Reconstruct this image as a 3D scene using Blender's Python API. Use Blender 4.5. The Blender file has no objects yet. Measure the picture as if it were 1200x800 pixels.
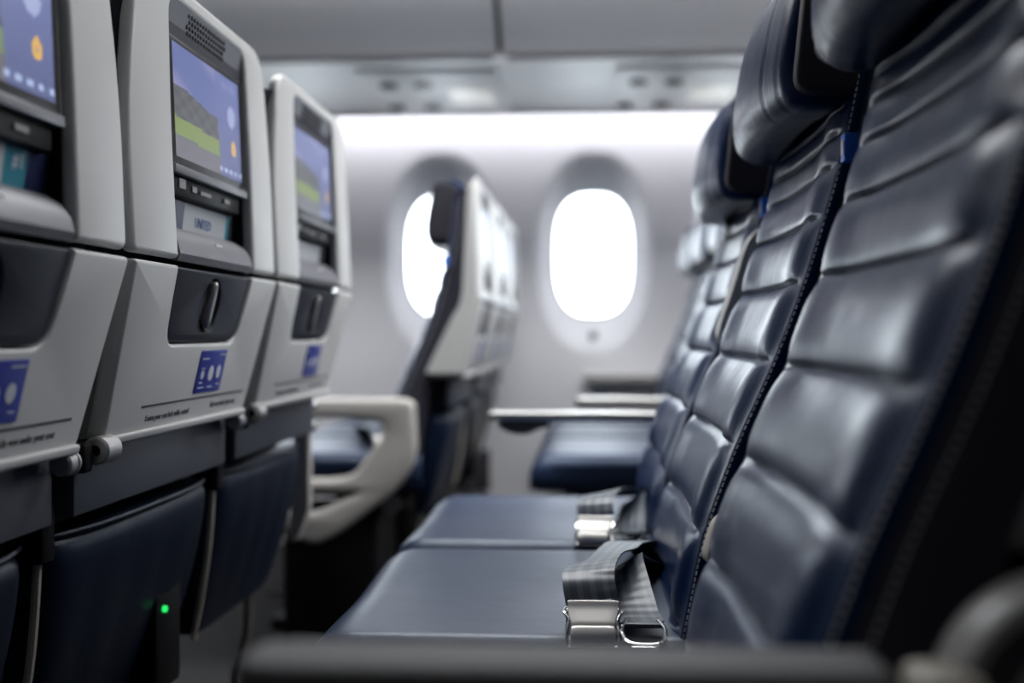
import bpy, bmesh, math, random
import numpy as np
from mathutils import Vector, Matrix

C = bpy.context.scene.collection
S = bpy.context.scene
H = 0.75                       # eye height; all z below are relative to it and shifted in mk()
R = math.radians

# ------------------------------------------------------------------ camera
cam = bpy.data.cameras.new('camera'); co = bpy.data.objects.new('camera', cam); C.objects.link(co)
S.camera = co
co.location = (0, 0, H)
cam.sensor_width = 36; cam.lens = 40.8
co.rotation_euler = (R(90 - 0.45), 0, R(3.8))
cam.clip_start = 0.02; cam.clip_end = 500
cam.dof.use_dof = True; cam.dof.focus_distance = 1.10; cam.dof.aperture_fstop = 2.4
# ------------------------------------------------------------------ world, light, exposure
w = bpy.data.worlds.new('bright_overcast'); S.world = w; w.use_nodes = True
bg = w.node_tree.nodes['Background']; bg.inputs[0].default_value = (0.90, 0.95, 1.0, 1); bg.inputs[1].default_value = 4.0
S.view_settings.view_transform = 'Standard'; S.view_settings.look = 'None'
S.view_settings.gamma = 1; S.view_settings.use_curve_mapping = False
S.view_settings.exposure = 1.2

def area(name, loc, rot, sx, sy, power, col=(1, 1, 1), portal=False):
    l = bpy.data.lights.new(name, 'AREA'); l.shape = 'RECTANGLE'; l.size = sx; l.size_y = sy
    l.energy = power; l.color = col
    o = bpy.data.objects.new(name, l); C.objects.link(o); o.location = loc; o.rotation_euler = rot
    if portal: l.cycles.is_portal = True
    return o
WALL_Y = 4.10
WIN_X = [0.015 + 0.54 * k for k in range(-5, 6)]
for x in WIN_X:
    area('window_portal', (x, WALL_Y + 0.16, H + 0.280), (R(-90), 0, 0), 0.32, 0.50, 1, portal=True)
area('aisle_ceiling_light', (1.1, 2.25, H + 1.30), (0, 0, 0), 4.6, 0.5, 52, (0.97, 0.98, 1.0))
area('near_aisle_ceiling_light', (1.1, 0.0, H + 1.30), (0, 0, 0), 4.6, 0.4, 1.2, (0.97, 0.98, 1.0))

# ------------------------------------------------------------------ materials
def mat(name, col, rough=0.5, metal=0.0, bump=None, spec=0.5, coat=0.0, emit=None, var=None):
    m = bpy.data.materials.new(name); m.use_nodes = True; nt = m.node_tree; b = nt.nodes['Principled BSDF']
    b.inputs['Base Color'].default_value = (*col, 1); b.inputs['Roughness'].default_value = rough
    b.inputs['Metallic'].default_value = metal; b.inputs['Specular IOR Level'].default_value = spec
    if coat: b.inputs['Coat Weight'].default_value = coat; b.inputs['Coat Roughness'].default_value = 0.15
    if emit: b.inputs['Emission Color'].default_value = (*emit[0], 1); b.inputs['Emission Strength'].default_value = emit[1]
    if 'leather' in name: b.inputs['Specular Tint'].default_value = (0.80, 0.90, 1.0, 1)
    tc = nt.nodes.new('ShaderNodeTexCoord')
    if bump:
        n = nt.nodes.new('ShaderNodeTexNoise'); n.inputs['Scale'].default_value = bump[0]; n.inputs['Detail'].default_value = 4
        nt.links.new(tc.outputs['Object'], n.inputs['Vector'])
        bp = nt.nodes.new('ShaderNodeBump'); bp.inputs['Strength'].default_value = bump[1]; bp.inputs['Distance'].default_value = bump[2]
        nt.links.new(n.outputs['Fac'], bp.inputs['Height']); nt.links.new(bp.outputs['Normal'], b.inputs['Normal'])
        if len(bump) > 3:
            n2 = nt.nodes.new('ShaderNodeTexNoise'); n2.inputs['Scale'].default_value = bump[3]; n2.inputs['Detail'].default_value = 3
            nt.links.new(tc.outputs['Object'], n2.inputs['Vector'])
            b2 = nt.nodes.new('ShaderNodeBump'); b2.inputs['Strength'].default_value = bump[4]; b2.inputs['Distance'].default_value = bump[5]
            nt.links.new(n2.outputs['Fac'], b2.inputs['Height']); nt.links.new(bp.outputs['Normal'], b2.inputs['Normal'])
            nt.links.new(b2.outputs['Normal'], b.inputs['Normal'])
    if var:
        n = nt.nodes.new('ShaderNodeTexNoise'); n.inputs['Scale'].default_value = var[0]
        nt.links.new(tc.outputs['Object'], n.inputs['Vector'])
        mp = nt.nodes.new('ShaderNodeMapRange'); mp.inputs['To Min'].default_value = rough - var[1]; mp.inputs['To Max'].default_value = rough + var[1]
        nt.links.new(n.outputs['Fac'], mp.inputs['Value']); nt.links.new(mp.outputs['Result'], b.inputs['Roughness'])
    return m
M = dict(
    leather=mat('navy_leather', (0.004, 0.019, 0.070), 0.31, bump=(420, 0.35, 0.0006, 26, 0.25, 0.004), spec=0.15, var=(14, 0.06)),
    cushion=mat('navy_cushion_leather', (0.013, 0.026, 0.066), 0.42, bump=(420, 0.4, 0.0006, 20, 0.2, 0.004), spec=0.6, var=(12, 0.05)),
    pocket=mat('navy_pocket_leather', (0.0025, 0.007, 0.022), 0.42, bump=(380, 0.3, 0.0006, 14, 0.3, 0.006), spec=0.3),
    side=mat('charcoal_side_fabric', (0.026, 0.026, 0.038), 0.7, bump=(900, 0.4, 0.0005), spec=0.3),
    wing=mat('charcoal_wing_fabric', (0.026, 0.025, 0.034), 0.7, bump=(900, 0.4, 0.0005), spec=0.3),
    stitch=mat('pale_thread', (0.50, 0.49, 0.48), 0.7),
    dstitch=mat('dark_thread', (0.03, 0.03, 0.035), 0.6),
    grey=mat('light_grey_plastic', (0.56, 0.56, 0.545), 0.42, bump=(700, 0.12, 0.0003), spec=0.45),
    grey2=mat('mid_grey_plastic', (0.24, 0.24, 0.24), 0.5, bump=(700, 0.12, 0.0003)),
    dgrey=mat('dark_grey_plastic', (0.055, 0.055, 0.062), 0.5, bump=(500, 0.12, 0.0003)),
    slate=mat('slate_panel_plastic', (0.07, 0.075, 0.095), 0.45, bump=(500, 0.1, 0.0003)),
    gun=mat('gunmetal_pocket_lip', (0.17, 0.17, 0.185), 0.42, metal=0.35, bump=(900, 0.2, 0.0003)),
    navyplastic=mat('navy_plastic', (0.011, 0.014, 0.025), 0.42, bump=(600, 0.1, 0.0003), spec=0.35),
    black=mat('black_plastic', (0.005, 0.005, 0.006), 0.5, spec=0.15),
    gloss=mat('gloss_black_bezel', (0.007, 0.007, 0.008), 0.3, spec=0.2),
    metal=mat('brushed_aluminium', (0.55, 0.54, 0.52), 0.34, metal=0.7, bump=(300, 0.15, 0.0003)),
    buckle=mat('satin_buckle_metal', (0.74, 0.71, 0.67), 0.38, metal=0.35, bump=(500, 0.1, 0.0002)),
    chrome=mat('chrome', (0.75, 0.74, 0.73), 0.14, metal=1.0),
    tube=mat('painted_tube', (0.16, 0.155, 0.15), 0.4, metal=0.4),
    cream=mat('cream_plastic', (0.50, 0.46, 0.39), 0.5),
    arm=mat('armrest_grey', (0.10, 0.10, 0.10), 0.65, bump=(500, 0.15, 0.0003), spec=0.3),
    arml=mat('armrest_light_grey', (0.40, 0.39, 0.37), 0.4),
    loop=mat('end_panel_grey', (0.46, 0.44, 0.41), 0.45),
    wall=mat('cabin_wall_lining', (0.84, 0.835, 0.86), 0.55, bump=(300, 0.08, 0.0004)),
    reveal=mat('window_reveal_lining', (0.80, 0.80, 0.83), 0.5),
    bin=mat('bin_lining', (0.84, 0.85, 0.87), 0.45),
    psu=mat('service_panel_lining', (0.66, 0.67, 0.66), 0.5),
    carpet=mat('charcoal_carpet', (0.006, 0.006, 0.007), 0.95, bump=(250, 0.8, 0.003)),
    vent=mat('dark_vent', (0.05, 0.045, 0.055), 0.6),
    blue=mat('placard_blue', (0.012, 0.03, 0.30), 0.45),
    tag=mat('tag_blue', (0.015, 0.16, 0.75), 0.5),
    white=mat('print_white', (0.65, 0.67, 0.72), 0.5),
    ink=mat('print_grey', (0.10, 0.10, 0.105), 0.5),
    teal=mat('card_teal', (0.01, 0.22, 0.30), 0.45),
    card=mat('card_paper', (0.46, 0.48, 0.50), 0.5),
    cardblue=mat('card_navy', (0.005, 0.012, 0.07), 0.4),
    inkblue=mat('card_ink', (0.05, 0.12, 0.35), 0.5),
    lamp=mat('cove_lamp', (0.8, 0.8, 0.8), 0.5, emit=((0.97, 0.96, 1.0), 6.0)),
    led=mat('green_led', (0.0, 0.2, 0.05), 0.4, emit=((0.02, 0.9, 0.15), 0.5)),
    sign=mat('lit_sign_lens', (0.7, 0.7, 0.65), 0.4, emit=((1.0, 0.98, 0.88), 0.10)),
)
def webbing():
    m = mat('belt_webbing', (0.10, 0.12, 0.15), 0.42, spec=0.6); nt = m.node_tree; b = nt.nodes['Principled BSDF']
    uv = nt.nodes.new('ShaderNodeUVMap'); uv.uv_map = 'UVMap'
    sep = nt.nodes.new('ShaderNodeSeparateXYZ'); nt.links.new(uv.outputs['UV'], sep.inputs[0])
    def band(sock, freq):
        a = nt.nodes.new('ShaderNodeMath'); a.operation = 'MULTIPLY'; a.inputs[1].default_value = freq; nt.links.new(sock, a.inputs[0])
        s = nt.nodes.new('ShaderNodeMath'); s.operation = 'SINE'; nt.links.new(a.outputs[0], s.inputs[0]); return s.outputs[0]
    s1 = band(sep.outputs[0], 2 * math.pi * 4); s2 = band(sep.outputs[1], 2 * math.pi * 60)
    ramp = nt.nodes.new('ShaderNodeValToRGB')
    ramp.color_ramp.elements[0].position = 0.45; ramp.color_ramp.elements[0].color = (0.055, 0.07, 0.092, 1)
    ramp.color_ramp.elements[1].position = 0.8; ramp.color_ramp.elements[1].color = (0.115, 0.14, 0.175, 1)
    mp = nt.nodes.new('ShaderNodeMapRange'); mp.inputs['From Min'].default_value = -1; nt.links.new(s1, mp.inputs['Value'])
    nt.links.new(mp.outputs['Result'], ramp.inputs[0]); nt.links.new(ramp.outputs[0], b.inputs['Base Color'])
    bp = nt.nodes.new('ShaderNodeBump'); bp.inputs['Strength'].default_value = 0.4; bp.inputs['Distance'].default_value = 0.0006
    nt.links.new(s2, bp.inputs['Height']); nt.links.new(bp.outputs['Normal'], b.inputs['Normal'])
    return m
M['web'] = webbing()
def glassmat():
    m = bpy.data.materials.new('window_glass'); m.use_nodes = True; nt = m.node_tree; nt.nodes.clear()
    o = nt.nodes.new('ShaderNodeOutputMaterial'); mx = nt.nodes.new('ShaderNodeMixShader'); t = nt.nodes.new('ShaderNodeBsdfTransparent')
    t.inputs[0].default_value = (0.97, 0.99, 1, 1)
    g = nt.nodes.new('ShaderNodeBsdfGlossy'); g.inputs['Roughness'].default_value = 0.05
    f = nt.nodes.new('ShaderNodeFresnel'); f.inputs[0].default_value = 1.45
    nt.links.new(f.outputs[0], mx.inputs[0]); nt.links.new(t.outputs[0], mx.inputs[1]); nt.links.new(g.outputs[0], mx.inputs[2])
    nt.links.new(mx.outputs[0], o.inputs[0]); return m
M['glass'] = glassmat()
def screenmat():
    m = mat('screen_picture', (0.01, 0.01, 0.012), 0.35); nt = m.node_tree; b = nt.nodes['Principled BSDF']
    a = nt.nodes.new('ShaderNodeVertexColor'); a.layer_name = 'picture'
    nt.links.new(a.outputs['Color'], b.inputs['Emission Color']); b.inputs['Emission Strength'].default_value = 0.36
    return m
M['screen'] = screenmat()

# ------------------------------------------------------------------ helpers
def finish(me, name, m, parent, sharp=35):
    for p in me.polygons: p.use_smooth = True
    me.set_sharp_from_angle(angle=R(sharp))
    if m is not None: me.materials.append(m)
    o = bpy.data.objects.new(name, me); C.objects.link(o)
    if parent is not None: o.parent = parent
    return o
def mk(name, bm, m, parent=None, origin=None, sharp=35):
    """one bmesh -> one object. z values are relative to eye height; origin (world) recentres a top-level mesh"""
    bmesh.ops.recalc_face_normals(bm, faces=bm.faces)
    me = bpy.data.meshes.new(name); off = Vector((0, 0, H))
    if origin: off = off - Vector(origin)
    bmesh.ops.translate(bm, vec=off, verts=bm.verts); bm.to_mesh(me); bm.free()
    o = finish(me, name, m, parent, sharp)
    if origin: o.location = origin
    return o
def kind(o, k): o['kind'] = k; return o
def thing(name, label, cat, loc, group=None):
    o = bpy.data.objects.new(name, None); C.objects.link(o); o.location = loc; o.empty_display_size = 0.1
    return tag(o, label, cat, group)
def tag(o, label, cat, group=None):
    o['label'] = label; o['category'] = cat
    if group: o['group'] = group
    return o
def B(): return bmesh.new()
def box(bm, x0, x1, y0, y1, z0, z1, bev=0, seg=2, shear=None):
    r = bmesh.ops.create_cube(bm, size=1); vs = r['verts']
    for v in vs:
        v.co = Vector((x0 if v.co.x < 0 else x1, y0 if v.co.y < 0 else y1, z0 if v.co.z < 0 else z1))
        if shear: v.co.x += shear(v.co.z)
    if bev:
        es = list({e for v in vs for e in v.link_edges})
        bmesh.ops.bevel(bm, geom=es, offset=bev, segments=seg, affect='EDGES', profile=0.5)
    return bm
def rpoly(pts, r, n=6):
    out = []; N = len(pts)
    rr = r if isinstance(r, (list, tuple)) else [r] * N
    for i in range(N):
        p0, p, p1 = (Vector(pts[(i - 1) % N]), Vector(pts[i]), Vector(pts[(i + 1) % N])); q = rr[i]
        if q <= 0: out.append(tuple(p)); continue
        a = (p0 - p); b = (p1 - p); d = min(q, a.length * 0.48, b.length * 0.48)
        a = p + a.normalized() * d; b = p + b.normalized() * d
        for k in range(n + 1):
            t = k / n; out.append(tuple(a * (1 - t) ** 2 + p * 2 * t * (1 - t) + b * t * t))
    return out
def oval(cx, cz, w_, h_, p=2.6, n=40):
    o = []
    for k in range(n):
        a = 2 * math.pi * k / n; c, s = math.cos(a), math.sin(a)
        o.append((cx + w_ / 2 * math.copysign(abs(c) ** (2 / p), c), cz + h_ / 2 * math.copysign(abs(s) ** (2 / p), s)))
    return o
def plate(outline, holes=(), th=0.02, bev=0.003, f=None, res=3):
    """filled outline with holes, thickness th, rounded rim; f(u, v, w) -> xyz, w runs 0 (front) .. -th"""
    cu = bpy.data.curves.new('plate', 'CURVE'); cu.dimensions = '2D'; cu.fill_mode = 'BOTH'
    cu.extrude = max(th / 2 - bev, 0.0); cu.bevel_depth = bev; cu.bevel_resolution = res; cu.offset = -bev
    for pl in [outline, *holes]:
        sp = cu.splines.new('POLY'); sp.points.add(len(pl) - 1); sp.use_cyclic_u = True
        for q, (u, v) in zip(sp.points, pl): q.co = (u, v, 0, 1)
    o = bpy.data.objects.new('plate', cu); C.objects.link(o)
    me = bpy.data.meshes.new_from_object(o.evaluated_get(bpy.context.evaluated_depsgraph_get()))
    bpy.data.objects.remove(o); bpy.data.curves.remove(cu)
    bm = B(); bm.from_mesh(me); bpy.data.meshes.remove(me)
    bmesh.ops.remove_doubles(bm, verts=bm.verts, dist=1e-5)
    for v in bm.verts: v.co = Vector(f(v.co.x, v.co.y, v.co.z - th / 2))
    return bm
def join(bm, other):
    me = bpy.data.meshes.new('t'); other.to_mesh(me); other.free(); bm.from_mesh(me); bpy.data.meshes.remove(me); return bm
def tube(bm, pts, r, n=10, cap=True):
    pts = [Vector(p) for p in pts]; rings = []
    up = Vector((0.01, 0.02, 1))
    for i, p in enumerate(pts):
        t = (pts[min(i + 1, len(pts) - 1)] - pts[max(i - 1, 0)]).normalized()
        a = t.cross(up)
        if a.length < 0.2: a = t.cross(Vector((1, 0.1, 0)))
        if rings and a.dot(la) < 0: a = -a
        a.normalize(); la = a; b = t.cross(a).normalized()
        rr = r[i] if isinstance(r, (list, tuple)) else r
        rings.append([bm.verts.new(p + rr * (a * math.cos(2 * math.pi * k / n) + b * math.sin(2 * math.pi * k / n))) for k in range(n)])
    for r0, r1 in zip(rings, rings[1:]):
        for k in range(n): bm.faces.new((r0[k], r0[(k + 1) % n], r1[(k + 1) % n], r1[k]))
    if cap: bm.faces.new(rings[0]); bm.faces.new(rings[-1])
    return bm
def smooth(pts, n=6, cyc=False):
    P = [Vector(p) for p in pts]; out = []; N = len(P)
    for i in range(N if cyc else N - 1):
        g = (lambda k: P[k % N]) if cyc else (lambda k: P[max(0, min(N - 1, k))])
        a, b, c, d = g(i - 1), g(i), g(i + 1), g(i + 2)
        for k in range(n):
            t = k / n
            out.append(0.5 * ((2 * b) + (c - a) * t + (2 * a - 5 * b + 4 * c - d) * t * t + (3 * b - a - 3 * c + d) * t ** 3))
    if not cyc: out.append(P[-1])
    return out
def grid(bm, rows, close_u=False, cap0=False, cap1=False):
    vs = [[bm.verts.new(p) for p in r] for r in rows]
    for a, b in zip(vs, vs[1:]):
        n = len(a)
        for k in range(n if close_u else n - 1): bm.faces.new((a[k], a[(k + 1) % n], b[(k + 1) % n], b[k]))
    if cap0: bm.faces.new(vs[0])
    if cap1: bm.faces.new(vs[-1])
    return vs
def cyl(bm, c, r, h, axis='y', n=20, bev=0.0, r2=None):
    """cylinder centred on c, along axis"""
    prof = [(-h / 2, r - bev), (-h / 2 + bev, r), (h / 2 - bev, r2 or r), (h / 2, (r2 or r) - bev)] if bev else [(-h / 2, r), (h / 2, r2 or r)]
    rows = []
    for t, q in prof:
        row = []
        for k in range(n):
            a = 2 * math.pi * k / n; u, v = q * math.cos(a), q * math.sin(a)
            d = {'y': (u, t, v), 'x': (t, u, v), 'z': (u, v, t)}[axis]; row.append(Vector(c) + Vector(d))
        rows.append(row)
    grid(bm, rows, True, True, True); return bm
def ribbon(bm, pts, wdirs, width, th=0.0013, nw=6, sm=6):
    """flat webbing along pts; wdirs = width direction at each point; UVs run across and along"""
    P = smooth(pts, sm); W = smooth(wdirs, sm); uvl = bm.loops.layers.uv.get('UVMap') or bm.loops.layers.uv.new('UVMap')
    L = [0]
    for a, b in zip(P, P[1:]): L.append(L[-1] + (b - a).length)
    rings = []
    for i, p in enumerate(P):
        t = (P[min(i + 1, len(P) - 1)] - P[max(i - 1, 0)]).normalized(); wd = W[i].normalized(); wd = (wd - t * wd.dot(t)).normalized(); nn = t.cross(wd)
        wi = width[0] + (width[1] - width[0]) * i / (len(P) - 1) if isinstance(width, tuple) else width
        top = [(p + wd * wi * (k / nw - .5) + nn * th / 2, k / nw) for k in range(nw + 1)]
        bot = [(p + wd * wi * (k / nw - .5) - nn * th / 2, k / nw) for k in range(nw, -1, -1)]
        rings.append([(bm.verts.new(q), u) for q, u in top + bot])
    n = len(rings[0])
    for i in range(len(rings) - 1):
        for k in range(n):
            q = [(rings[i][k], L[i]), (rings[i][(k + 1) % n], L[i]), (rings[i + 1][(k + 1) % n], L[i + 1]), (rings[i + 1][k], L[i + 1])]
            f = bm.faces.new([a[0][0] for a in q])
            for lp, a in zip(f.loops, q): lp[uvl].uv = (a[0][1], a[1])
    bm.faces.new([v for v, u in rings[0]]); bm.faces.new([v for v, u in rings[-1]])
    return bm
def text_bm(s, size, loc, shear=None, align='LEFT', ext=0.0002):
    """lettering that faces +X, reads towards +Y, up is +Z; loc = (x, y, z) of its start"""
    cu = bpy.data.curves.new('t', 'FONT'); cu.body = s; cu.size = size; cu.extrude = ext; cu.align_x = align; cu.resolution_u = 2
    o = bpy.data.objects.new('t', cu); C.objects.link(o)
    me = bpy.data.meshes.new_from_object(o.evaluated_get(bpy.context.evaluated_depsgraph_get()))
    bpy.data.objects.remove(o); bm = B(); bm.from_mesh(me); bpy.data.meshes.remove(me)
    for v in bm.verts:
        u, q, d = v.co; v.co = Vector((loc[0] + d + (shear(loc[2] + q) if shear else 0), loc[1] + u, loc[2] + q))
    return bm

# ------------------------------------------------------------------ seat profiles (x as a function of z, row at x = 0)
def prof(pts, s=0.018):
    z = np.linspace(pts[0][0] - .05, pts[-1][0] + .05, 600); x = np.interp(z, [p[0] for p in pts], [p[1] for p in pts])
    k = np.exp(-np.linspace(-3, 3, max(3, int(6 * s / (z[1] - z[0])))) ** 2 / 2); k /= k.sum()
    pad = len(k); xe = np.concatenate([np.full(pad, x[0]), x, np.full(pad, x[-1])]); xs = np.convolve(xe, k, 'same')[pad:-pad]
    return lambda q: float(np.interp(q, z, xs))
F = prof([(-.34, .072), (-.30, .078), (-.18, .102), (-.10, .131), (-.03, .163), (.044, .191), (.147, .221), (.235, .238), (.36, .252)])
Bk = prof([(-.34, .14), (-.1, .175), (.07, .258), (.36, .273)], 0.012)
def Rr(z): return .305 + (z - .07) * (-.04) if z >= .07 else .305 + (z - .07) * .235
SEAMS = [-.265, -.18, -.10, -.026, .044, .102, .147, .178, .202, .225]
SH = .480; HW = .2215

def back_x(y, z):
    a = abs(y); x = F(z)
    x -= .007 * math.exp(-((a - .155) / .045) ** 2)
    lo, hi = -.345, -.265
    for s in SEAMS:
        if z > s: lo = s
    ups = [s for s in SEAMS if s >= z]; hi = ups[0] if ups else .30
    span = hi - lo; t = (z - lo) / span if span else .5
    puff = (1 - abs(2 * t - 1) ** 3.2)
    mk_ = max(0.0, min(1.0, (.196 - a) / .026)); mk_ = mk_ * mk_ * (3 - 2 * mk_)
    x -= mk_ * puff * min(.0065, .09 * span)
    d = min(abs(z - s) for s in SEAMS)
    x += mk_ * .0034 * math.exp(-(d / .0022) ** 2)
    # creases gathered at the ends of each seam
    x += .0005 * math.exp(-((a - .180) / .02) ** 2) * math.sin(z * 260 + 2 * math.sin(y * 60)) * math.exp(-(d / .015) ** 2)
    return x
def backrest_bm():
    bm = B(); zs = []
    z = -.335
    while z < .305: 
        zs.append(z); d = min(abs(z - s) for s in SEAMS); z += .0016 if d < .007 else .005
    ys = [-.200 + .400 * k / 52 for k in range(53)]
    rows = []
    for z in zs:
        row = [(F(z) + .022, -.207, z), (F(z) + .012, -.208, z)]
        for k in range(5):
            a = math.pi / 2 * k / 5; row.append((back_x(-.200, z) + .008 * (1 - math.sin(a)), -.200 - .008 * math.cos(a), z))
        row += [(back_x(y, z), y, z) for y in ys]
        for k in range(4, -1, -1):
            a = math.pi / 2 * k / 5; row.append((back_x(.200, z) + .008 * (1 - math.sin(a)), .200 + .008 * math.cos(a), z))
        row += [(F(z) + .012, .208, z), (F(z) + .022, .207, z)]
        rows.append(row)
    grid(bm, rows); return bm
def side_bm():
    """charcoal core of the backrest, seen between neighbouring seats"""
    bm = B(); rows = []
    for i in range(29):
        z = -.335 + .655 * i / 28; f, b = F(z) + .007, Bk(z) + .018; wd = .221
        r = .012; row = []
        for (x, y) in [(f, -.2065), (f + .0015, -.2095), (f + .010, -.2165), (f + .024, -.2205), (b - r, -wd), (b, -wd + r), (b, wd - r), (b - r, wd), (f + .024, .2205), (f + .010, .2165), (f + .0015, .2095), (f, .2065)]: row.append((x, y, z))
        rows.append(row)
    grid(bm, rows, True, True, True); return bm
def stitch_bm(x_off, y_off, side):
    bm = B(); z = -.31
    while z < .300:
        x = F(z) + x_off; x1 = F(z + .0035) + x_off; y = side * y_off
        e = .0007
        vs = [bm.verts.new((x + a * e, y + side * b * e, z)) for a, b in ((-1, -1), (1, -1), (1, 1), (-1, 1))]
        ws = [bm.verts.new((x1 + a * e, y + side * b * e, z + .0035)) for a, b in ((-1, -1), (1, -1), (1, 1), (-1, 1))]
        for k in range(4): bm.faces.new((vs[k], vs[(k + 1) % 4], ws[(k + 1) % 4], ws[k]))
        bm.faces.new(vs); bm.faces.new(ws); z += .0056
    return bm
def headrest_bm():
    """leather pad: rows across y, closed section in xz; two curved vertical creases each side"""
    bm = B(); rows = []
    NY = 64
    for i in range(NY + 1):
        y = -.186 + .372 * i / NY; a = abs(y) / .186
        ed = max(0, (a - .88) / .12); sh = math.sqrt(max(0.0, 1 - ed * ed * .75))
        row = []
        n = 40
        for k in range(n):
            t = 2 * math.pi * k / n; c, s = math.cos(t), math.sin(t)
            p = 2.7
            X = math.copysign(abs(c) ** (2 / p), c); Z = math.copysign(abs(s) ** (2 / p), s)
            zc = .252; hz = .076 * (0.94 + .06 * sh); z = zc + hz * Z
            hx = .038 * sh + .004
            xc = .203 + .016 * a ** 2 + (z - .25) * .16
            # front bulge
            x = xc + hx * X * (1.0 if X > 0 else 1.05)
            if X < 0:
                for cr in (.10, .15):
                    yc = cr + .018 * math.sin((z - .18) * 14)
                    x += .0022 * math.exp(-((abs(y) - yc) / .0028) ** 2) * abs(X)
            row.append((x, y, z))
        rows.append(row)
    grid(bm, rows, True, True, True); return bm
def wing_bm(s):
    pts = rpoly([(.176, .188), (.236, .184), (.248, .316), (.190, .327)], [.020, .012, .015, .03])
    return plate(pts, (), .026, .006, lambda u, v, w_: (u, s * (.180 + (-w_)), v))
def cushion_bm():
    bm = B(); rows = []
    NX = 34
    def top(x, y):
        z = -.2715 + .0 * x
        z -= .0045 * math.exp(-((y) / .10) ** 2)                   # shallow dish
        return z
    for i in range(NX + 1):
        t = i / NX; x = -.262 + .43 * t
        # front roll
        fr = max(0, (-.215 - x) / .047); drop = .040 * (1 - math.sqrt(max(0, 1 - min(1, fr) ** 2)))
        wd = .226 - .012 * min(1, fr) ** 2
        row = []
        n = 28
        r = .022
        for k in range(n + 1):
            y = -wd + 2 * wd * k / n; e = max(0, (abs(y) - (wd - r)) / r); z = top(x, y) - r * (1 - math.sqrt(max(0, 1 - e * e))) - drop
            row.append((x, y, z))
        row += [(x, wd, -.335), (x, wd * .96, -.352), (x, -wd * .96, -.352), (x, -wd, -.335)]
        rows.append(row)
    grid(bm, rows, True, True, True); return bm
def cushion_piping_bm(s):
    bm = B(); z = -.297
    tube(bm, smooth([(.13, s * .2268, z), (-.05, s * .2268, z), (-.19, s * .2265, z), (-.236, s * .219, z - .012)], 5), .0022, 6); return bm
def shroud_bm():
    out = rpoly([(-.233, .072), (.233, .072), (.233, .22), (.206, .343), (-.206, .343), (-.233, .22)], [.012, .012, .08, .04, .04, .08], 8)
    hole = rpoly([(-.124, .0715 + .001), (.124, .0725), (.131, .2), (.124, .328), (-.124, .328), (-.131, .2)], [.001, .001, .05, .022, .022, .05], 7)
    # the opening reaches the lower edge: make one outline with a notch
    notch = [(-.233, .072)]
    out = rpoly([(-.233, .072), (-.127, .072), (-.131, .2), (-.124, .332), (.124, .332), (.131, .2), (.127, .072), (.233, .072),
                 (.235, .20), (.203, .350), (-.203, .350), (-.235, .20)],
                [.010, .004, .05, .024, .024, .05, .004, .010, .10, .045, .045, .10], 8)
    return plate(out, (), .014, .006, lambda u, v, w_: (Rr(v) + w_ - .004 * max(0, (abs(u) - .165) / .07) ** 2, u, v), 5)
def shell_bm():
    """mid-grey body behind the lower panel; its ends show between seats"""
    bm = B(); pts = [(.170, -.102), (.258, -.102), (.283, .066), (.250, .068)]
    a = [bm.verts.new((x, -.212 - .05 * (z + .1), z)) for x, z in pts]; b = [bm.verts.new((x, .210 + .06 * (z + .1), z)) for x, z in pts]
    bm.faces.new(a); bm.faces.new(b)
    for k in range(4): bm.faces.new((a[k], a[(k + 1) % 4], b[(k + 1) % 4], b[k]))
    bmesh.ops.bevel(bm, geom=list(bm.edges), offset=.005, segments=2, affect='EDGES'); return bm
def lower_bm():
    out = rpoly([(-.219, -.103), (.219, -.103), (.233, .066), (-.233, .066)], [.012, .012, .006, .006], 5)
    hole = rpoly([(-.122, .0655 - .002), (-.112, -.012), (.112, -.012), (.122, .0635)], [.001, .022, .022, .001], 6)
    out = rpoly([(-.214, -.103), (.210, -.103), (.233, .066), (.124, .066), (.112, -.012), (-.112, -.012), (-.124, .066), (-.233, .066)],
                [.012, .012, .006, .002, .022, .022, .002, .006], 6)
    return plate(out, (), .018, .0045, lambda u, v, w_: (Rr(v) + w_, u, v), 3)
def inset_bm():
    out = rpoly([(-.1215, .0645), (-.1095, -.0095), (.1095, -.0095), (.1215, .0645)], [.003, .021, .021, .003], 6)
    return plate(out, [oval(0.0, .029, .058, .058, 2.0, 28)], .008, .0018, lambda u, v, w_: (Rr(v) - .002 + w_, u, v), 2)
def latch_cup_bm():
    bm = B(); rows = []
    for r, d in ((.0292, -.001), (.027, -.006), (.022, -.014), (.010, -.017), (.001, -.0172)):
        rows.append([(Rr(.029) - .004 + d, r * math.cos(a), .029 + r * math.sin(a)) for a in [2 * math.pi * k / 28 for k in range(28)]])
    grid(bm, rows, True, False, True); return bm
def latch_bm():
    out = oval(-.004, .029, .013, .050, 2.2, 24)
    return plate(out, (), .012, .004, lambda u, v, w_: (Rr(v) + .003 + w_, u, v), 3)
def recess_bm():
    """liner of the monitor bay: side walls, back wall and the shelf behind the card slot"""
    bm = B(); o, i = -.012, -.052
    L = [(-.130, .070), (-.134, .2), (-.127, .335), (.127, .335), (.134, .2), (.130, .070)]
    A = [bm.verts.new((Rr(z) + o, y, z)) for y, z in L]; D = [bm.verts.new((Rr(z) + i, y * .985, z)) for y, z in L]
    n = len(L)
    for k in range(n): bm.faces.new((A[k], A[(k + 1) % n], D[(k + 1) % n], D[k]))
    bm.faces.new(D); return bm
def speaker_panel_bm():
    bm = B(); rows = []
    for y in (-.122, .122):
        rows.append([(Rr(.33) - .001, y, .3335), (Rr(.306) - .0085, y, .304), (Rr(.306) - .020, y, .304), (Rr(.33) - .02, y, .335)])
    grid(bm, rows, True, True, True); return bm
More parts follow.
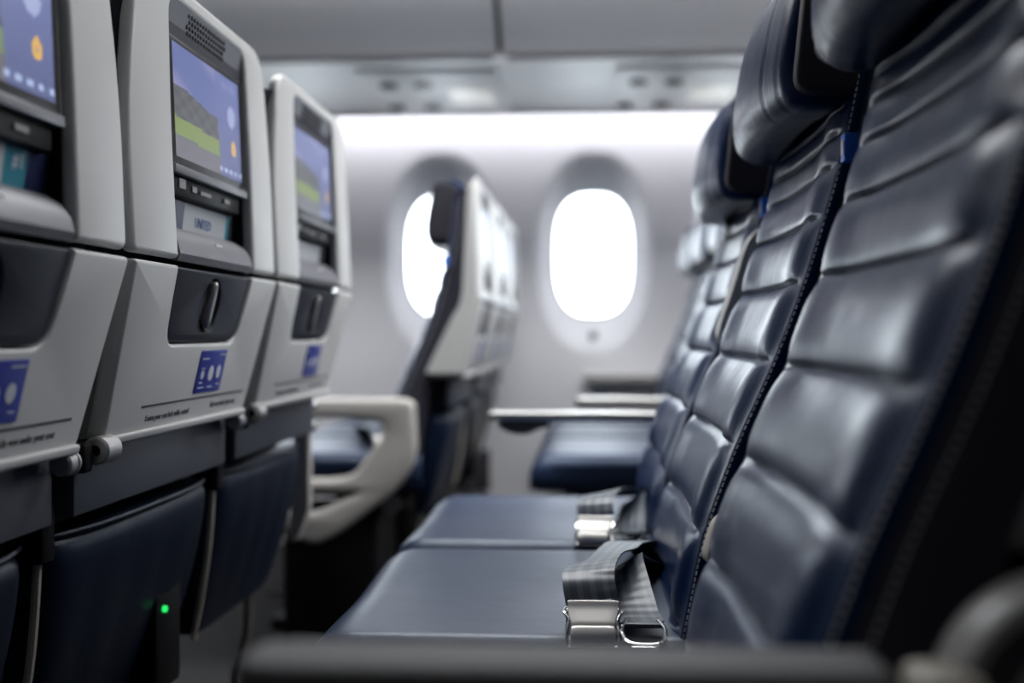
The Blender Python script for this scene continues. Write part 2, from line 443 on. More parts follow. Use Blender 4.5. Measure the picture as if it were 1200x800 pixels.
def grille_bm():
    bm = B(); n = Vector((.029, 0, .0)).normalized()
    for r in range(4):
        for c in range(14):
            t = .22 + r * .19; y = -.062 + c * .0088 + (r % 2) * .0044
            x = (Rr(.33) - .001) * (1 - t) + (Rr(.306) - .0085) * t; z = .3335 * (1 - t) + .304 * t
            cyl(bm, (x, y, z), .0024, .0016, 'x', 8)
    return bm
MZ0, MZ1 = .163, .298
def bezel_bm():
    out = rpoly([(-.121, MZ0), (.121, MZ0), (.121, MZ1), (-.121, MZ1)], .010, 5)
    return plate(out, (), .020, .003, lambda u, v, w_: (Rr(v) - .006 + w_, u, v), 2)
def trim_bm():
    bm = B(); box(bm, -.018, .0005, -.119, .119, MZ0 - .0045, MZ0 + .0045, .0015, 2, shear=lambda z: Rr(MZ0) - .003); return bm
def monitor_frame_bm():
    a = rpoly([(-.1255, MZ0 - .002), (.1255, MZ0 - .002), (.1255, MZ1 + .005), (-.1255, MZ1 + .005)], .013, 5)
    h = rpoly([(-.1205, MZ0 + .002), (.1205, MZ0 + .002), (.1205, MZ1 + .0005), (-.1205, MZ1 + .0005)], .010, 5)
    return plate(a, [h], .014, .0015, lambda u, v, w_: (Rr(v) - .008 + w_, u, v), 2)
def picture(u, v):
    """flight-map menu: landscape photo on the left, violet-blue panel on the right"""
    import math as m_
    if u < .60 + .06 * (1 - v):
        if v > .62 - .10 * u + .02 * m_.sin(u * 9):
            c = np.array([.12, .16, .40]) + np.array([.24, .17, .18]) * max(0, m_.sin(3 + u * 5 + v * 8)) * .7
        elif v > .36 - .06 * u: c = np.array([.075, .08, .09]) * (1 + .5 * m_.sin(u * 37) * m_.sin(v * 41))
        elif v > .20 - .05 * u: c = np.array([.20, .28, .06])
        else: c = np.array([.13, .13, .16])
    else:
        c = np.array([.15, .19, .46]) * (.6 + .4 * v)
        if (u - .86) ** 2 / .004 + (v - .62) ** 2 / .012 < 1: c = np.array([.38, .44, .72])
        if .86 < v < .93 and .72 < u < .93 and int(u * 60) % 3: c = np.array([.25, .28, .55])
        if ((u - .88) * 1.87) ** 2 + (v - .31) ** 2 < .0052: c = np.array([.85, .48, .08])
        if ((u - .88) * 1.87) ** 2 + (v - .31) ** 2 < .0006: c = np.array([.5, .35, .25])
    if v < .11 and int(u * 25) % 2 == 0 and .04 < v < .085 and u > .62: c = np.array([.45, .55, .85])
    return c
def screen_obj(parent, seed=0, shift=0.0):
    bm = B(); nu, nv = 84, 46; y0, y1, z0, z1 = -.1085, .1085, .176, .291
    x = lambda z: Rr(z) - .0056
    vs = [[bm.verts.new((x(z0 + (z1 - z0) * j / nv), y0 + (y1 - y0) * i / nu, z0 + (z1 - z0) * j / nv)) for i in range(nu + 1)] for j in range(nv + 1)]
    cl = bm.loops.layers.color.new('picture') if False else bm.loops.layers.float_color.new('picture')
    for j in range(nv):
        for i in range(nu):
            f = bm.faces.new((vs[j][i], vs[j][i + 1], vs[j + 1][i + 1], vs[j + 1][i])); c = picture((i + .5) / nu, (j + .5) / nv)
            for l in f.loops: l[cl] = (*c, 1)
    r = bmesh.ops.extrude_face_region(bm, geom=[bm.faces[:][0]]) if False else None
    return mk('screen', bm, M['screen'], parent)
def port_bm():
    bm = B(); box(bm, -.045, -.004, -.112, .112, .138, .159, .003, 2, shear=lambda z: Rr(.15) - .006); return bm
def ports_detail_bm():
    bm = B(); x = Rr(.15) - .0095
    for y, w_, h_ in ((-.094, .018, .010), (-.055, .013, .006), (-.03, .034, .004), (.05, .02, .005)): box(bm, x, x + .001, y, y + w_, .146, .146 + h_)
    return bm
def pocket_back_bm():
    bm = B(); box(bm, Rr(.1) - .046, Rr(.1) - .040, -.124, .124, .075, .139); return bm
def lip_bm():
    bm = B(); rows = []
    for i in range(13):
        y = -.122 + .244 * i / 12
        sec = []
        P = [(-.030, .075), (-.004, .0705), (-.0005, .078), (-.003, .090), (-.010, .100), (-.022, .1075), (-.028, .105), (-.032, .09)]
        for dx, z in P: sec.append((Rr(z) + dx, y, z + .0))
        rows.append(sec)
    grid(bm, rows, True, True, True)
    bmesh.ops.bevel(bm, geom=[e for e in bm.edges if e.calc_face_angle(0) > .35 and abs(e.verts[0].co.y - e.verts[1].co.y) > .01], offset=.0015, segments=2, affect='EDGES')
    return bm
def emblem_bm():
    bm = B(); box(bm, 0, .0006, .0, .022, .093, .096, shear=lambda z: Rr(z) - .0049); return bm
def placard_bm():
    return plate(rpoly([(.000, -.067), (.088, -.067), (.088, -.020), (.000, -.020)], .002, 2), (), .0012, .0003, lambda u, v, w_: (Rr(v) + .0012 + w_, u, v), 1)
def placard_print_bm():
    bm = B(); f = lambda z: Rr(z) + .0014
    def bar(y, z, w_, h_): box(bm, 0, .0003, y, y + w_, z, z + h_, shear=f)
    for y, z, w_ in ((.006, -.030, .022), (.062, -.026, .022), (.008, -.062, .02), (.040, -.062, .016), (.07, -.06, .01)): bar(y, z, w_, .0014)
    for y, z, r in ((.015, -.047, .005), (.043, -.046, .0085), (.069, -.045, .0075)):
        c0 = len(bm.verts); cyl(bm, (.0015, y, z), r, .0005, 'x', 16); bm.verts.ensure_lookup_table()
        for v in bm.verts[c0:]: v.co.x += Rr(v.co.z)
    bar(.010, -.0405, .010, .0012); bar(.009, -.0565, .011, .0016)
    return bm
def groove_bm():
    bm = B(); box(bm, 0, .0006, -.140, .186, -.0735, -.0715, shear=lambda z: Rr(z)); return bm
def bottom_lip_bm():
    bm = B(); box(bm, -.004, .0045, -.205, .209, -.1045, -.0955, .003, 3, shear=lambda z: Rr(z)); return bm
def under_panel_bm():
    bm = B(); box(bm, .227, .240, -.219, .219, -.168, -.108, .003); return bm
def pocket_bm():
    """leather literature pocket hanging under the back panel, bellied, rounded lower corners"""
    bm = B(); rows = []; NY, NZ = 30, 20
    for j in range(NZ + 1):
        t = j / NZ; z = -.186 - .225 * t; wd = .214 - .035 * t ** 3; row = []
        for i in range(NY + 1):
            y = -wd + 2 * wd * i / NY; e = abs(y) / wd
            x = .211 - .045 * t ** 1.6 + .020 * math.sqrt(max(0, 1 - e ** 4)) * (1 - .5 * t) + .004 * math.sin(i * .9) * t * (1 - t) - .012 * max(0, (.08 - t) / .08) ** 2
            row.append((x, y, z))
        row += [(.190 - .045 * t, wd, z), (.190 - .045 * t, -wd, z)]
        rows.append(row)
    grid(bm, rows, True, True, True); return bm
def pocket_hem_bm():
    bm = B(); tube(bm, [(.2305 - .018 * (abs(y) / .214) ** 4, y, -.187) for y in [-.212 + .424 * k / 20 for k in range(21)]], .0028, 6); return bm
def armpad_bm(x0, x1, y0, y1, z, th=.026):
    bm = B(); pts = rpoly([(x0, y0), (x1, y0), (x1, y1), (x0, y1)], [.02, .004, .004, .02], 5)
    return plate(pts, (), th, .006, lambda u, v, w_: (u, v, z + w_), 3)

GROUP_C = 'centre block seats'
def make_seat(label, group):
    t = thing('airline_seat', label, 'seat', (0, 0, 0), group)
    b = mk('backrest', backrest_bm(), M['leather'], t, sharp=60)
    mk('side_core', side_bm(), M['side'], t)
    for s in (-1, 1):
        kind(mk('stitching', join(stitch_bm(-.0004, .2060, s), stitch_bm(.0150, .2165, s)), M['stitch'], b), 'stuff')
    h = mk('headrest', headrest_bm(), M['leather'], t, sharp=60)
    for s in (-1, 1):
        wg = mk('headrest_wing', wing_bm(s), M['wing'], h)
    c = mk('seat_cushion', cushion_bm(), M['cushion'], t, sharp=60)
    for s in (-1, 1): mk('piping', cushion_piping_bm(s), M['leather'], c)
    sh = mk('back_shroud', shroud_bm(), M['grey'], t)
    mk('recess_liner', recess_bm(), M['black'], sh)
    sp = mk('speaker_panel', speaker_panel_bm(), M['slate'], sh)
    kind(mk('speaker_holes', grille_bm(), M['black'], sh), 'stuff')
    mo = mk('monitor', bezel_bm(), M['gloss'], t)
    mk('monitor_frame', monitor_frame_bm(), M['grey2'], mo); mk('monitor_trim', trim_bm(), M['gun'], mo)
    screen_obj(mo)
    po = mk('port_housing', port_bm(), M['black'], t); mk('port', ports_detail_bm(), M['grey2'], po)
    pk = mk('card_pocket', lip_bm(), M['gun'], t); mk('pocket_back', pocket_back_bm(), M['grey2'], pk); mk('emblem', emblem_bm(), M['grey'], pk)
    lo = mk('lower_panel', lower_bm(), M['grey'], t)
    mk('panel_groove', groove_bm(), M['dgrey'], lo); mk('panel_lip', bottom_lip_bm(), M['grey'], lo)
    mk('notice_lettering', text_bm('Fasten your seat belt while seated', .0090, (.0003, -.124, -.0880), Rr), M['ink'], lo)
    mk('notice_lettering', text_bm('Life vest under your seat', .0090, (.0003, .070, -.0860), Rr), M['ink'], lo)
    mk('shell', shell_bm(), M['grey2'], t)
    ins = mk('inset_panel', inset_bm(), M['navyplastic'], t)
    mk('latch_cup', latch_cup_bm(), M['black'], ins); mk('latch', latch_bm(), M['metal'], ins)
    pl = mk('safety_placard', placard_bm(), M['blue'], t); mk('placard_print', placard_print_bm(), M['white'], pl)
    mk('under_panel', under_panel_bm(), M['slate'], t)
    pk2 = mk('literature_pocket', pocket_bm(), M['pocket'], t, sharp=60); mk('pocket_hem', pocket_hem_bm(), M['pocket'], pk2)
    # blue maker's tag sewn into the near seam
    bm = B(); box(bm, F(.155) - .004, F(.155) + .008, -.2285, -.2130, .147, .171, .0008); tg = mk('sewn_tag', bm, M['tag'], t)
    bm = B(); box(bm, F(.155) - .0046, F(.155) - .0038, -.226, -.217, .153, .165); mk('tag_patch', bm, M['white'], tg)
    return t
def copy_tree(o, parent=None):
    c = o.copy(); C.objects.link(c); c.parent = parent
    for ch in list(o.children): copy_tree(ch, c)
    return c

# ------------------------------------------------------------------ the cabin
def S_(o): return kind(o, 'structure')
XL, XR = -3.6, 3.6; YN = -1.9
WZ = .280
# window wall with the oval reveals cut out
holes = [oval(x, .283, .414, .720, 2.25, 56) for x in WIN_X]
bm = plate([(XL, -.75), (XR, -.75), (XR, 0.95), (XL, 0.95)], holes, .012, .0, lambda u, v, w_: (u, WALL_Y - w_ , v), 0)
S_(mk('wall_window_side', bm, M['wall']))
for i, x in enumerate(WIN_X):
    bm = B(); rows = []
    outer = oval(x, .283, .416, .722, 2.25, 56); inner = oval(x, WZ, .290, .456, 2.8, 56)
    for k in range(13):
        t = k / 12; s = t; d = .104 * (t ** 1.5)
        rows.append([(a[0] * (1 - s) + b[0] * s, WALL_Y + d, a[1] * (1 - s) + b[1] * s) for a, b in zip(outer, inner)])
    grid(bm, rows, True); o = S_(mk('window_%d' % (i + 1), bm, M['reveal'], None, (x, WALL_Y, H + WZ), sharp=80))
    def child(name, bm, m):
        c = mk(name, bm, m, None); c.data.transform(Matrix.Translation((-x, -WALL_Y, -H - WZ))); c.parent = o; return c
    bm = plate(oval(x, WZ, .302, .470, 2.8, 56), [oval(x, WZ, .277, .441, 2.8, 56)], .012, .002, lambda u, v, w_: (u, WALL_Y + .101 - w_, v), 2)
    child('window_frame', bm, M['grey'])
    bm = plate(oval(x, WZ, .30, .468, 2.8, 56), (), .004, 0, lambda u, v, w_: (u, WALL_Y + .118 - w_, v), 0)
    child('pane', bm, M['glass'])
    bm = B(); cyl(bm, (x, WALL_Y - .003, -.010), .016, .008, 'y', 20, .002); child('dimmer_button', bm, M['grey2'])
def sbox(name, m, *a, **k):
    bm = B(); box(bm, *a, **k); return S_(mk(name, bm, M[m]))
sbox('floor', 'carpet', XL, XR, YN, WALL_Y, -.80, -.75)
sbox('ceiling', 'bin', XL, XR, YN, WALL_Y + .02, 1.34, 1.39)
sbox('wall_near_side', 'dgrey', XL, XR, YN - .05, YN, -.75, 1.34)
sbox('wall_front', 'grey2', XL - .05, XL, YN, WALL_Y, -.75, 1.34)
sbox('wall_rear', 'grey2', XR, XR + .05, YN, WALL_Y, -.75, 1.34)
sbox('wall_cove', 'wall', XL, XR, WALL_Y - .001, WALL_Y + .02, .94, 1.36)
sbox('baseboard_window_side', 'wall', XL, XR, WALL_Y - .03, WALL_Y - .001, -.75, -.60, .01)
# cove lamp washing the wall from behind the service panel rail
bm = B(); box(bm, XL + .01, XR - .01, 3.965, 4.005, .855, .885, .008); tag(mk('cove_light', bm, M['lamp'], None, (0, 3.985, H + .87)), 'long white light tube washing the wall above the windows', 'light')
# service panel soffit + bin
sbox('trim_1', 'psu', XL, XR, 3.91, 3.955, .735, .790, .008)
bm = B(); box(bm, XL, XR, 3.17, 3.915, .744, .762); S_(mk('trim_2', bm, M['psu']))
for k, x0 in enumerate([-.242 - 1.20 * 2, -.242 - 1.20, -.242, -.242 + 1.20]):
    x1 = x0 + 1.20
    t = thing('overhead_bin', ['grey overhead bin at the far left, hidden behind the seats', 'grey overhead bin above the windows, left of the dark door gap', 'grey overhead bin above the windows, right of the dark door gap', 'grey overhead bin at the far right, behind the headrests'][k], 'luggage bin', ((x0 + x1) / 2, 3.15, H + .75))
    P = [(3.155, .756), (3.142, .765), (3.118, .785), (3.065, .825), (2.99, .885), (2.92, .965), (2.875, 1.06), (2.865, 1.17), (2.88, 1.30)]
    Ps = [(p.x, p.y) for p in smooth([(a, b, 0) for a, b in P], 4)]
    bm = B(); rows = [[(x, y, z) for y, z in Ps] for x in (x0 + .008, x1 - .008)]
    rows = [rows[0], rows[1]]; vs = grid(bm, rows)
    bmesh.ops.solidify(bm, geom=bm.faces[:], thickness=.014)
    o = mk('bin_door', bm, M['bin'], None); o.data.transform(Matrix.Translation((-(x0 + x1) / 2, -3.15, -H - .75))); o.parent = t
    bm = B(); box(bm, x0 + .001, x1 - .001, 3.18, 3.88, .764, 1.32); o = mk('bin_body', bm, M['bin'], None); o.data.transform(Matrix.Translation((-(x0 + x1) / 2, -3.15, -H - .75))); o.parent = t
    bm = B(); tube(bm, [(x0 + .02, 3.160, .751), (x1 - .02, 3.160, .751)], .009, 10); o = mk('lip_shadow', bm, M['dgrey'], None); o.data.transform(Matrix.Translation((-(x0 + x1) / 2, -3.15, -H - .75))); o.parent = t  # dark tube drawn as the shadow gap along the door lip
    bm = B(); grid(bm, [[(x, y + d, z + .012) for y, z in Ps] for x, d in ((x1 - .0075, .004), (x1 + .0075, .004), (x1 + .0075, .03), (x1 - .0075, .03))], False)
    o = mk('gap_gasket', bm, M['black'], None); o.data.transform(Matrix.Translation((-(x0 + x1) / 2, -3.15, -H - .75))); o.parent = t
# passenger service units in the soffit
for k, (cx, lab) in enumerate([(-1.28, 'service panel with reading lights, leftmost above the windows'), (-.56, 'service panel with round lights above the left window'), (.18, 'service panel with round lights above the right window'), (.92, 'service panel with round lights, above the headrests at right')]):
    t = thing('service_unit', lab, 'service panel', (cx, 3.55, H + .744))
    def ch(name, bm, m):
        o = mk(name, bm, m, None); o.data.transform(Matrix.Translation((-cx, -3.55, -H - .744))); o.parent = t; return o
    bm = B(); box(bm, cx - .105, cx + .30, 3.26, 3.89, .736, .7445, .003); ch('panel', bm, M['psu'])
    for y, xs in ((3.43, (-.036, .068)), (3.77, (-.068, .05))):
        for dx in xs:
            bm = B(); cyl(bm, (cx + dx, y, .732), .027, .012, 'z', 20, .003); o = ch('reading_light', bm, M['dgrey'])
    bm = B(); box(bm, cx + .13, cx + .26, 3.49, 3.72, .732, .738, .002); ch('sign_lens', bm, M['sign'])
# wall ledge and grille
bm = B(); box(bm, -.02, .56, 4.02, 4.098, -.172, -.145, .008); tag(mk('armrest', bm, M['arml'], None, (.3, 4.06, H - .16)), 'long thin grey armrest ledge fixed along the wall below the right window', 'armrest')
bm = B(); box(bm, -.50, -.35, 4.065, 4.098, -.56, -.415, .004); g = mk('wall_vent', bm, M['vent'], None, (-.43, 4.08, H - .49)); tag(g, 'small dark vent box low on the wall between the seat rows', 'vent')

# ------------------------------------------------------------------ seats
proto = make_seat('navy leather seat nearest the camera at right, its headrest cut off by the top edge', GROUP_C)
PITCH = .705; WA = -.543; WB = .130
spots = [
    (0, .76, None, 'navy leather seats of the near row'),
    (0, 1.24, 'second navy leather seat from the camera, with the sharp blue tag', 'navy leather seats of the near row'),
    (0, 1.72, 'navy leather seat third from the camera at right, behind the sharp seam', 'navy leather seats of the near row'),
    (-PITCH, .76, 'grey seat back cut off by the left edge, orange button on its screen', 'seats seen from behind at left'),
    (-PITCH, 1.24, 'grey seat back with sharp screen showing a green landscape, second from left', 'seats seen from behind at left'),
    (-PITCH, 1.72, 'blurred grey seat back third from left, beside the white wall', 'seats seen from behind at left'),
    (WA, 2.79, 'seat back in side profile in front of the left window, nearest of its row', 'window block seats at left'),
    (WA, 3.27, 'middle seat of the blurred row by the left window', 'window block seats at left'),
    (WA, 3.75, 'seat against the wall in the blurred row by the left window', 'window block seats at left'),
    (WB, 2.79, 'blurred seat with pale cushion across the aisle, nearest of the row by the right window', 'window block seats at right'),
    (WB, 3.27, 'middle seat of the blurred row by the right window', 'window block seats at right'),
    (WB, 3.75, 'seat against the wall in the blurred row by the right window', 'window block seats at right'),
]
seats = []
for i, (x, y, lab, grp) in enumerate(spots):
    o = proto if i == 0 else copy_tree(proto)
    o.location = (x, y, 0); o['group'] = grp
    if lab: o['label'] = lab
    lift = {0: .030, 1: .024, 2: -.004, 6: .018}.get(i, .01)
    for ch_ in o.children:
        if ch_.name.startswith('headrest'): ch_.location = (lift * .16, 0, lift)
    seats.append(o)
def lchild(parent, name, bm, m):
    return mk(name, bm, M[m], parent)
# lowered armrests at the row ends (children of the end seats, local coordinates)
a = lchild(seats[0], 'armrest', armpad_bm(-.150, .125, -.292, -.243, -.1375), 'arm')
bm = B(); box(bm, -.140, .20, -.288, -.248, -.195, -.168, .008, 3); lchild(a, 'armrest_body', bm, 'arm') if False else mk('armrest_body', bm, M['arml'], a)
bm = B(); box(bm, .132, .160, -.290, -.255, -.165, -.1385, .005, 2); mk('release_tab', bm, M['cream'], a)
# round pivot cover
bm = B(); rows = []
for r, d in ((.060, .02), (.060, -.006), (.0575, -.010), (.052, -.010), (.050, -.004), (.034, -.004), (.032, -.010), (.028, -.010), (.027, .006), (.001, .006)):
    rows.append([(.206 + r * math.cos(t), -.268 + d, -.160 + r * math.sin(t)) for t in [2 * math.pi * k / 48 for k in range(48)]])
grid(bm, rows, True, False, True); pv = mk('pivot_cover', bm, M['arml'], seats[0])
bm = B(); rows = [[(.206 + r * math.cos(t), -.2725 - .0008, -.160 + r * math.sin(t)) for t in [2 * math.pi * k / 48 for k in range(48)]] for r in (.0345, .0495)]; grid(bm, rows, True); mk('pivot_ring', bm, M['dgrey'], pv)
bm = B(); cyl(bm, (.206, -.268, -.160), .0275, .02, 'y', 32, .002); mk('pivot_socket', bm, M['black'], pv)
a = lchild(seats[2], 'armrest', armpad_bm(-.172, .17, .243, .288, -.1345, .016), 'metal')
bm = B(); tube(bm, smooth([(-.150, .266, -.150), (-.135, .266, -.160), (-.11, .266, -.163), (-.09, .266, -.155), (-.07, .266, -.150)], 4), .012, 10); mk('recline_button', bm, M['arm'], a)
for si, nm in ((9, 'armrest'),):
    a = lchild(seats[si], 'armrest', armpad_bm(-.160, .17, -.29, -.245, -.140, .026), 'metal')
# raised armrests stowed between the backrests
def raised_bm(x_off, z0, z1):
    bm = B(); rows = []
    for i in range(25):
        t = i / 24; z = z0 + (z1 - z0) * t; e = math.sqrt(max(0.02, 1 - (2 * t - 1) ** 6)); x = F(z) + x_off
        rows.append([(x + .03 - .03 * e, .2405 - .013 * e, z), (x + .03 - .034 * e, .2405, z), (x + .03 - .03 * e, .2405 + .013 * e, z), (x + .055, .2405 + .013 * e, z), (x + .055, .2405 - .013 * e, z)])
    grid(bm, rows, True, True, True); return bm
mk('raised_armrest', raised_bm(-.001, -.200, -.150), M['cream'], seats[0], sharp=50)
mk('raised_armrest', raised_bm(-.014, -.02, .135), M['grey'], seats[1], sharp=50)
mk('raised_armrest', raised_bm(-.010, -.215, .05), M['arml'], seats[9], sharp=50)

# sculpted end panel of the row by the left window
def end_panel(parent):
    o_ = [(-.78, -.165), (-.47, -.165), (-.445, -.175), (-.437, -.32), (-.49, -.40), (-.64, -.512), (-.70, -.540), (-.745, -.525), (-.80, -.485), (-.80, -.44), (-.72, -.457), (-.69, -.453), (-.585, -.405), (-.80, -.405), (-.80, -.372), (-.655, -.372), (-.60, -.362), (-.532, -.27), (-.520, -.245), (-.53, -.226), (-.62, -.215), (-.70, -.215), (-.76, -.235), (-.80, -.23), (-.82, -.19)]
    o_ = [(x * .856 - WA, z * .856 - .003) for x, z in o_]
    out = rpoly(o_, [.02, .01, .03, .05, .05, .04, .04, .03, .01, .01, .02, .02, .004, .01, .01, .03, .03, .02, .01, .01, .03, .03, .02, .01, .02], 4)
    return plate(out, (), .045, .010, lambda u, v, w_: (u, -.245 + w_, v), 3)
ep = mk('end_panel', end_panel(seats[6]), M['loop'], seats[6])
bm = B(); rows = []
for q in range(15):
    z = -.09 + .425 * q / 14; b_ = Bk(z) + .004 if z > .06 else Bk(z); r_ = Rr(z) - .004
    rows.append([(b_, -.234, z), (r_ - .006, -.236, z), (r_, -.230, z), (r_, -.222, z), (b_, -.222, z)])
grid(bm, rows, True, True, True); mk('side_trim', bm, M['grey'], seats[6])
# same panel at the far end of the near left row shows only as a thin edge
bm = plate(rpoly([(.200, -.12), (.227, -.12), (.227, -.30), (.205, -.36), (.190, -.36)], .008, 4), (), .02, .004, lambda u, v, w_: (u, .262 + w_, v), 2)
mk('end_panel', bm, M['loop'], seats[5])
for z in (-.128, -.163):
    bm = B(); cyl(bm, (.227, .250, z), .008, .03, 'y', 14, .002); mk('bolt', bm, M['chrome'], seats[5])

# ------------------------------------------------------------------ row frames: beams, legs, hinges, baggage bars
def row_frame(x, y0, y1, label, led=False, boxes=False):
    t = thing('row_frame', label, 'seat frame', (x, (y0 + y1) / 2, 0)); cy = (y0 + y1) / 2
    def ch(name, bm, m, par=None):
        o = mk(name, bm, M[m], None)
        o.data.transform(Matrix.Translation((-x, -cy, 0))); o.parent = par or t; return o
    for bx in (-.17, .10):
        bm = B(); tube(bm, [(x + bx, y0 + .02, -.385), (x + bx, y1 - .02, -.385)], .022, 12); ch('beam', bm, 'dgrey')
    for ly in (y0 + .36, y1 - .36):
        bm = B(); tube(bm, [(x - .17, ly, -.39), (x - .21, ly, -.72)], .016, 10); lg = ch('leg', bm, 'tube'); bm = B(); box(bm, x - .26, x - .16, ly - .03, ly + .03, -.75, -.72, .006); ch('foot', bm, 'black', lg)
        bm = B(); tube(bm, [(x + .08, ly, -.39), (x + .14, ly, -.72)], .016, 10); lg = ch('leg', bm, 'tube'); bm = B(); box(bm, x + .09, x + .19, ly - .03, ly + .03, -.75, -.72, .006); ch('foot', bm, 'black', lg)
    for ly in (y0 + .10, y1 - .10):
        bm = B(); tube(bm, smooth([(x + 0.1500, ly, -.36), (x + 0.1480, ly, -.48), (x + 0.1300, ly, -.56), (x + .12, ly, -.595), (x - .05, ly, -.605), (x - .20, ly, -.605)], 6), .008, 8); ch('baggage_bar', bm, 'tube')
    for k in range(1, 3):
        gy = y0 + .48 * k
        bm = B(); cyl(bm, (x + .258, gy - .036, -.112), .0105, .022, 'y', 24, .002); cyl(bm, (x + .258, gy - .030, -.112), .0115, .005, 'y', 24, .001); ch('hinge_barrel', bm, 'metal')
        bm = B(); rows = []
        for r, d in ((.0001, .006), (.005, .006), (.005, 0), (.011, 0), (.0128, .002), (.0128, .03), (.011, .032), (.0001, .032)):
            rows.append([(x + 0.2650 + r * math.cos(a), gy + .008 + d, -.106 + r * math.sin(a)) for a in [2 * math.pi * q / 24 for q in range(24)]])
        grid(bm, rows, True, True, True); h = ch('hinge_barrel', bm, 'metal')
        bm = B(); cyl(bm, (x + 0.2650, gy + .0135, -.106), .0048, .003, 'y', 6); ch('socket', bm, 'black', h)
        bm = B(); box(bm, x + 0.2270, x + 0.2650, gy - .012, gy + .006, -.124, -.098, .003); ch('hinge_housing', bm, 'black')
        bm = B(); box(bm, x + 0.1900, x + 0.2270, gy - .013, gy + .013, -.205, -.125, .004); ch('hinge_bracket', bm, 'black')
        bm = B(); tube(bm, smooth([(x + 0.2170, gy, -.165), (x + 0.2150, gy, -.22), (x + 0.2080, gy, -.30), (x + 0.1900, gy, -.40)], 4), .0042, 8); ch('strut', bm, 'cream')
    for k in range(3):
        yy = y0 + .24 + .48 * k
        bm = B(); box(bm, x - .16, x + 0.1250, yy - .20, yy + .20, -.372, -.354, .004); ch('seat_pan', bm, 'black')
    bm = B(); box(bm, x + 0.1350, x + 0.2100, y0 + .78, y0 + .86, -.42, -.30, .006); pb = ch('power_box', bm, 'black')
    if led:
        bm = B(); cyl(bm, (x + 0.2120, y0 + .80, -.322), .0038, .004, 'x', 12); ch('indicator_light', bm, 'led', pb)
    bm = B(); box(bm, x + .06, x + 0.1650, y0 + 1.10, y0 + 1.28, -.41, -.375, .012); ch('life_vest_pouch', bm, 'dgrey')
    if boxes:  # black boxes added to darken the space under the row
        for yy in (y0 + .16, y0 + .70, y0 + 1.18):
            bm = B(); box(bm, x - .15, x + .07, yy - .13, yy + .13, -.745, -.41, .015); ch('dark_filler_box', bm, 'black')
    return t
row_frame(0, .52, 1.96, 'metal frame under the navy seats facing left')
row_frame(-PITCH, .52, 1.96, 'dark metal frame with silver hinges and green light under the grey seat backs', True)
row_frame(WA, 2.55, 3.99, 'blurred metal frame under the seat row by the left window', boxes=True)
row_frame(WB, 2.55, 3.99, 'frame under the seat row by the right window')

# ------------------------------------------------------------------ cards in the seat pockets
def card(seat, y0, y1, z0, z1, bands, label, texts=()):
    sx, sy = seat.location.x, seat.location.y; x = Rr(.11) - .030
    t = thing('safety_card', label, 'card', (sx + x, sy + (y0 + y1) / 2, H + z0), 'cards in the seat pockets')
    off = Vector((-x, -(y0 + y1) / 2, -H - z0))
    def ch(n, bm, m):
        o = mk(n, bm, M[m], None); o.data.transform(Matrix.Translation(off)); o.parent = t; return o
    for a, b, m in bands:
        bm = B(); box(bm, x, x + .0012, a, b, z0, z1, shear=lambda z: (z - z0) * .12); ch('printed_band', bm, m)
    for s, size, y, z, m in texts:
        ch('lettering', text_bm(s, size, (x + .0015, y, z), lambda q: (q - z0) * .12), m)
    return t
c1 = card(seats[3], -.06, .122, .078, .142, [(-.06, .058, 'card'), (.058, .092, 'teal'), (.092, .122, 'cardblue')], 'white, teal and navy card in the pocket of the far left seat back', [('#1', .017, .070, .122, 'white')])
c2 = card(seats[4], -.10, .105, .078, .1365, [(-.10, -.045, 'cardblue'), (-.045, .095, 'card'), (.095, .105, 'teal')], 'pale card with blue lettering in the pocket below the sharp landscape screen', [('UNITED', .015, -.010, .1135, 'inkblue')])
bm = B()
for r in (.0035, .0065): 
    cyl(bm, (0, 0, 0), r, .0004, 'x', 20)
bm.free()
card(seats[5], -.09, .09, .078, .135, [(-.09, .09, 'card')], 'pale blurred card in the pocket of the third seat back from left')

